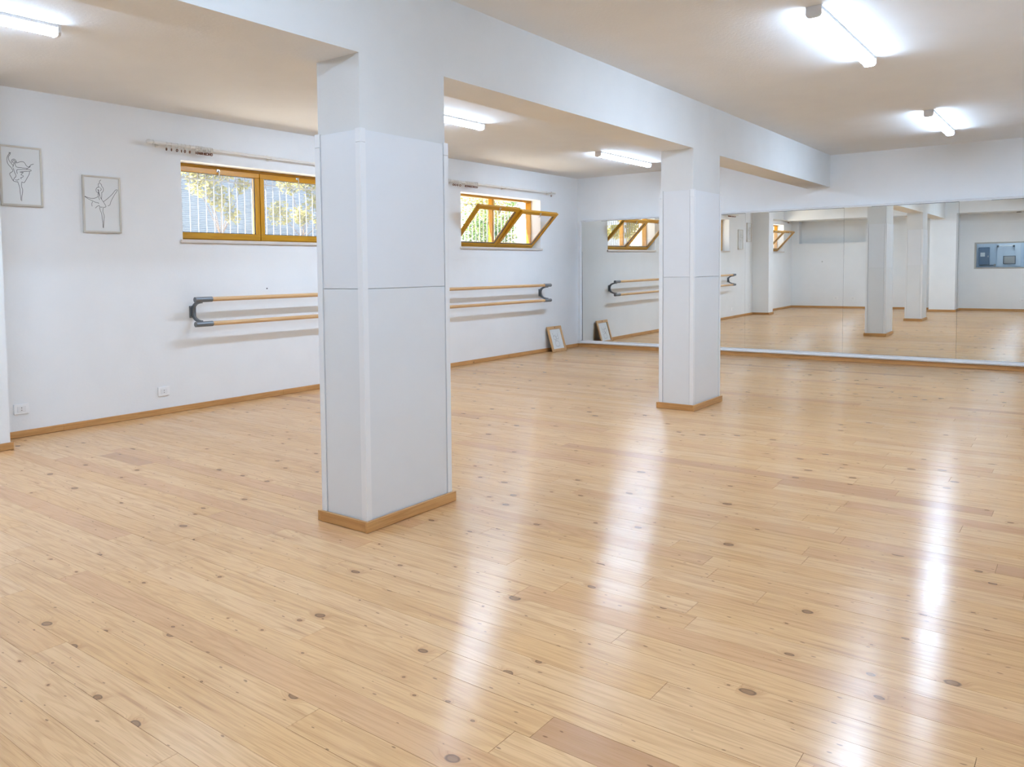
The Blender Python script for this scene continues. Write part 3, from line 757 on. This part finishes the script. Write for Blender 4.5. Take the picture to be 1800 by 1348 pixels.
MB().tube([(0.002, 0, 0.005), (0.02, 0, -0.01), (0.03, 0, -0.02), (0.035, 0, -0.005)], 0.004, 8).build('hook_arm', M['steel'], hk)
bk = empty('wall_bracket', (XB, -5.19, 2.40)); tag(bk, 'small grey bracket high on the rear wall above the interior window', 'bracket')
bx('bracket_plate', (0, -0.05, -0.02), (0.006, 0.05, 0.02), M['alu'], bk, 0.001)
MB().tube([(0, 0.03, 0), (0.06, 0.03, 0.0), (0.06, -0.03, 0.0), (0, -0.03, 0)], 0.008, 8).build('bracket_loop', M['office_dark'], bk)
tag(bx('wooden_board', (XB + 0.05, -6.1, 0.0005), (XB + 0.24, -5.16, 0.022), M['base_y'], None, 0.002), 'loose wooden board lying on the floor by the rear wall', 'board')

# ------------------------------------------------------------------ interior window and the office behind the rear wall
iw = tag(empty('window_4', (XB, (IW[0] + IW[1]) / 2, IW[2])), 'grey aluminium interior window in the rear wall, seen in the mirror', 'window', kind='structure')
y0, y1, z0, z1 = IW
for a, b in (((XB - 0.06, y0, z1 - 0.035), (XB + 0.004, y1, z1)), ((XB - 0.06, y0, z0), (XB + 0.004, y1, z0 + 0.035)), ((XB - 0.06, y0, z0 + 0.035), (XB + 0.004, y0 + 0.04, z1 - 0.035)), ((XB - 0.06, y1 - 0.04, z0 + 0.035), (XB + 0.004, y1, z1 - 0.035))):
    bx('frame_side', a, b, M['alu'], iw, 0.002)
bx('glass_pane', (XB - 0.035, y0 + 0.035, z0 + 0.03), (XB - 0.031, y1 - 0.035, z1 - 0.03), M['glass'], iw)
put(iw)
OX = -13.95
tag(bx('wall_office_back', (OX - 0.1, -7.2, 0), (OX, -3.4, 2.6), M['office_wall']), 'pale blue wall of the room behind the interior window', 'wall', kind='structure')
tag(bx('wall_office_left', (OX, -3.5, 0), (XB - 0.32, -3.4, 2.6), M['office_wall']), 'pale side wall of the room behind the interior window, left', 'wall', kind='structure')
tag(bx('wall_office_right', (OX, -7.2, 0), (XB - 0.32, -7.1, 2.6), M['office_wall']), 'pale side wall of the room behind the interior window, right', 'wall', kind='structure')
tag(bx('floor_office', (OX - 0.1, -7.2, -0.1), (XB - 0.32, -3.4, 0), M['office_wall']), 'floor of the room behind the interior window', 'floor', kind='structure')
tag(bx('ceiling_office', (OX - 0.1, -7.2, 2.6), (XB - 0.32, -3.4, 2.7), M['office_wall']), 'ceiling of the room behind the interior window', 'ceiling', kind='structure')
ol = tag(empty('office_fill_light', (-13.2, -5.2, 2.6)), 'added unseen cool light for the room behind the interior window', 'ceiling light')  # unseen light added to brighten the room behind the glass
bx('housing', (-0.35, -0.6, -0.03), (0.35, 0.6, -0.0012), M['plastic'], ol, 0.004)
bx('light_panel', (-0.32, -0.57, -0.034), (0.32, 0.57, -0.029), M['office_fill'], ol)
cab = tag(empty('metal_locker', (OX, -4.40, 0)), 'dark blue metal cabinet with a paper notice behind the interior window', 'cabinet')
bx('body', (0.001, -0.115, 1.12), (0.10, 0.115, 1.575), M['office_blue'], cab, 0.004)
bx('cabinet_door', (0.10, -0.105, 1.13), (0.108, 0.105, 1.565), M['office_blue'], cab, 0.003)
bx('notice', (0.108, -0.02, 1.335), (0.1095, 0.08, 1.44), M['paper'], cab)
bx('handle', (0.108, -0.098, 1.32), (0.125, -0.080, 1.36), M['steel'], cab, 0.002)
tv = tag(empty('dark_screen', (OX + 0.013, -4.94, 1.24)), 'dark framed screen on the wall behind the interior window', 'screen')
bx('bezel', (0.001, -0.13, -0.105), (0.03, 0.13, 0.105), M['office_dark'], tv, 0.004)
bx('display', (0.03, -0.115, -0.09), (0.031, 0.115, 0.09), M['alu'], tv)
rl = tag(empty('coat_rail', (OX + 0.013, -4.86, 1.60)), 'wall rail with dark ends behind the interior window', 'rail')
MB().tube([(0.05, -0.17, 0.01), (0.05, 0.17, -0.01)], 0.009, 8).build('rod', M['steel'], rl, True)
for yy in (-0.17, 0.17): bx('rail_end', (0.001, yy - 0.02, -0.03), (0.06, yy + 0.02, 0.02), M['office_dark'], rl, 0.003)
sh = tag(empty('wall_shelf', (OX, -4.45, 1.11)), 'dark narrow shelf under the blue cabinet behind the interior window', 'shelf')
bx('shelf_board', (0.001, -0.16, -0.012), (0.12, 0.15, 0.006), M['office_dark'], sh, 0.002)
bx('shelf_bracket', (0.001, -0.20, -0.03), (0.08, -0.16, 0.03), M['alu'], sh, 0.003)
tag(bx('white_board', (OX + 0.001, -5.18, 1.08), (OX + 0.012, -4.67, 1.66), plain('office_board', (0.62, 0.70, 0.78, 1), 0.4), None, 0.002), 'pale panel behind the dark screen in the room beyond', 'panel')

# ------------------------------------------------------------------ outdoors
tag(bx('ground', (-16, WT, 1.22), (14, 16, 1.30), M['ground']), 'pale gravel ground outside the windows', 'ground', kind='structure')
tag(bx('louvre_fence', (-7.5, 2.60, 1.30), (-1.6, 2.64, 3.6), M['louvre']), 'blue-grey louvred fence outside the closed window', 'fence')
tag(bx('garden_wall', (3.0, 1.05, 1.30), (3.2, 1.9, 3.4), M['outer_wall']), 'sunlit pale garden wall beyond the tilted window', 'wall')
tag(bx('gate_post', (-3.35, 1.30, 1.30), (-3.20, 1.45, 3.2), M['outer_wall']), 'sunlit white post outside the closed window', 'post')
tag(bx('neighbour_house', (-2.0, 9.5, 1.30), (13, 9.9, 5.2), M['outer_wall']), 'pale house wall far behind the trees', 'house')
def leaves(n, blobs, size, rg):
    vs, fs = [], []
    tot = sum(b[3] ** 2 for b in blobs)
    for (bx_, by_, bz_, br_) in blobs:
        for _ in range(int(n * br_ ** 2 / tot)):
            v = Vector((rg.gauss(0, 1), rg.gauss(0, 1), rg.gauss(0, 1))).normalized() * br_ * (rg.random() ** 0.4)
            c = Vector((bx_, by_, bz_)) + v
            a = Vector((rg.gauss(0, 1), rg.gauss(0, 1), rg.gauss(0, 1))).normalized(); b = a.orthogonal().normalized(); s = size * rg.uniform(0.6, 1.3)
            k = len(vs)
            vs += [c - a * s, c + b * s * 0.5, c + a * s, c - b * s * 0.5]; fs.append((k, k + 1, k + 2, k + 3))
    me = bpy.data.meshes.new('crown'); me.from_pydata([tuple(v) for v in vs], [], fs); return me
def tree(name, x, y, blobs, n, size, mat, label, seed):
    e = tag(empty(name, (x, y, 1.30)), label, 'tree', 'shrubs and trees outside the windows')
    rg = random.Random(seed)
    m = MB(); m.tube([(x, y, 1.30), (x + 0.02, y, 1.5), (x - 0.01, y + 0.03, 1.75)], [0.02, 0.015, 0.01], 8)
    for b in blobs: m.tube([(x, y, 1.7), ((x + b[0]) / 2, (y + b[1]) / 2, (1.7 + b[2]) / 2), (b[0], b[1], b[2])], [0.005, 0.004, 0.003], 6)
    m.build('trunk', M['bark'], e)
    link('crown', leaves(n, blobs, size, rg), mat, e)
    put(e)
tree('yellow_shrub', -5.55, 1.75, [(-6.02, 1.70, 2.55, 0.20), (-5.80, 1.70, 2.62, 0.22), (-5.85, 1.65, 2.34, 0.20), (-5.60, 1.65, 2.16, 0.17), (-5.52, 1.75, 2.55, 0.20), (-5.45, 1.65, 1.96, 0.11), (-5.22, 1.75, 2.34, 0.10), (-5.30, 1.7, 2.58, 0.14)], 2600, 0.032, M['leaf_yellow'], 'yellow-green shrub outside the left pane of the closed window', 1)
tree('yellow_shrub', -4.25, 1.75, [(-4.50, 1.70, 2.45, 0.19), (-4.15, 1.75, 2.56, 0.22), (-4.72, 1.65, 2.02, 0.17), (-4.05, 1.7, 2.25, 0.17), (-4.30, 1.7, 2.02, 0.15), (-3.92, 1.7, 1.98, 0.16)], 2200, 0.032, M['leaf_yellow'], 'yellow-green shrub outside the right pane of the closed window', 2)
tree('green_shrub', 0.55, 2.2, [(0.15, 2.1, 2.05, 0.34), (0.60, 2.2, 1.95, 0.36), (-0.1, 2.1, 1.75, 0.28), (1.05, 2.25, 1.85, 0.32), (1.55, 2.3, 2.50, 0.16), (1.35, 2.3, 2.15, 0.20)], 2600, 0.035, M['leaf_green'], 'green shrub outside the tilted window', 3)
tree('yellow_shrub', 2.8, 3.9, [(2.3, 3.9, 2.75, 0.42), (3.0, 3.9, 2.80, 0.45), (3.5, 4.0, 2.55, 0.40), (2.6, 3.8, 2.3, 0.42), (3.3, 3.8, 2.1, 0.40)], 3000, 0.042, M['leaf_yellow'], 'yellow-green tree farther out beyond the tilted window', 4)
tree('green_shrub', -5.2, 5.2, [(-5.2, 5.2, 2.8, 0.9), (-4.4, 5.3, 2.5, 0.8), (-6.0, 5.2, 2.5, 0.7)], 2000, 0.07, M['leaf_green'], 'dark green tree behind the louvred fence', 5)
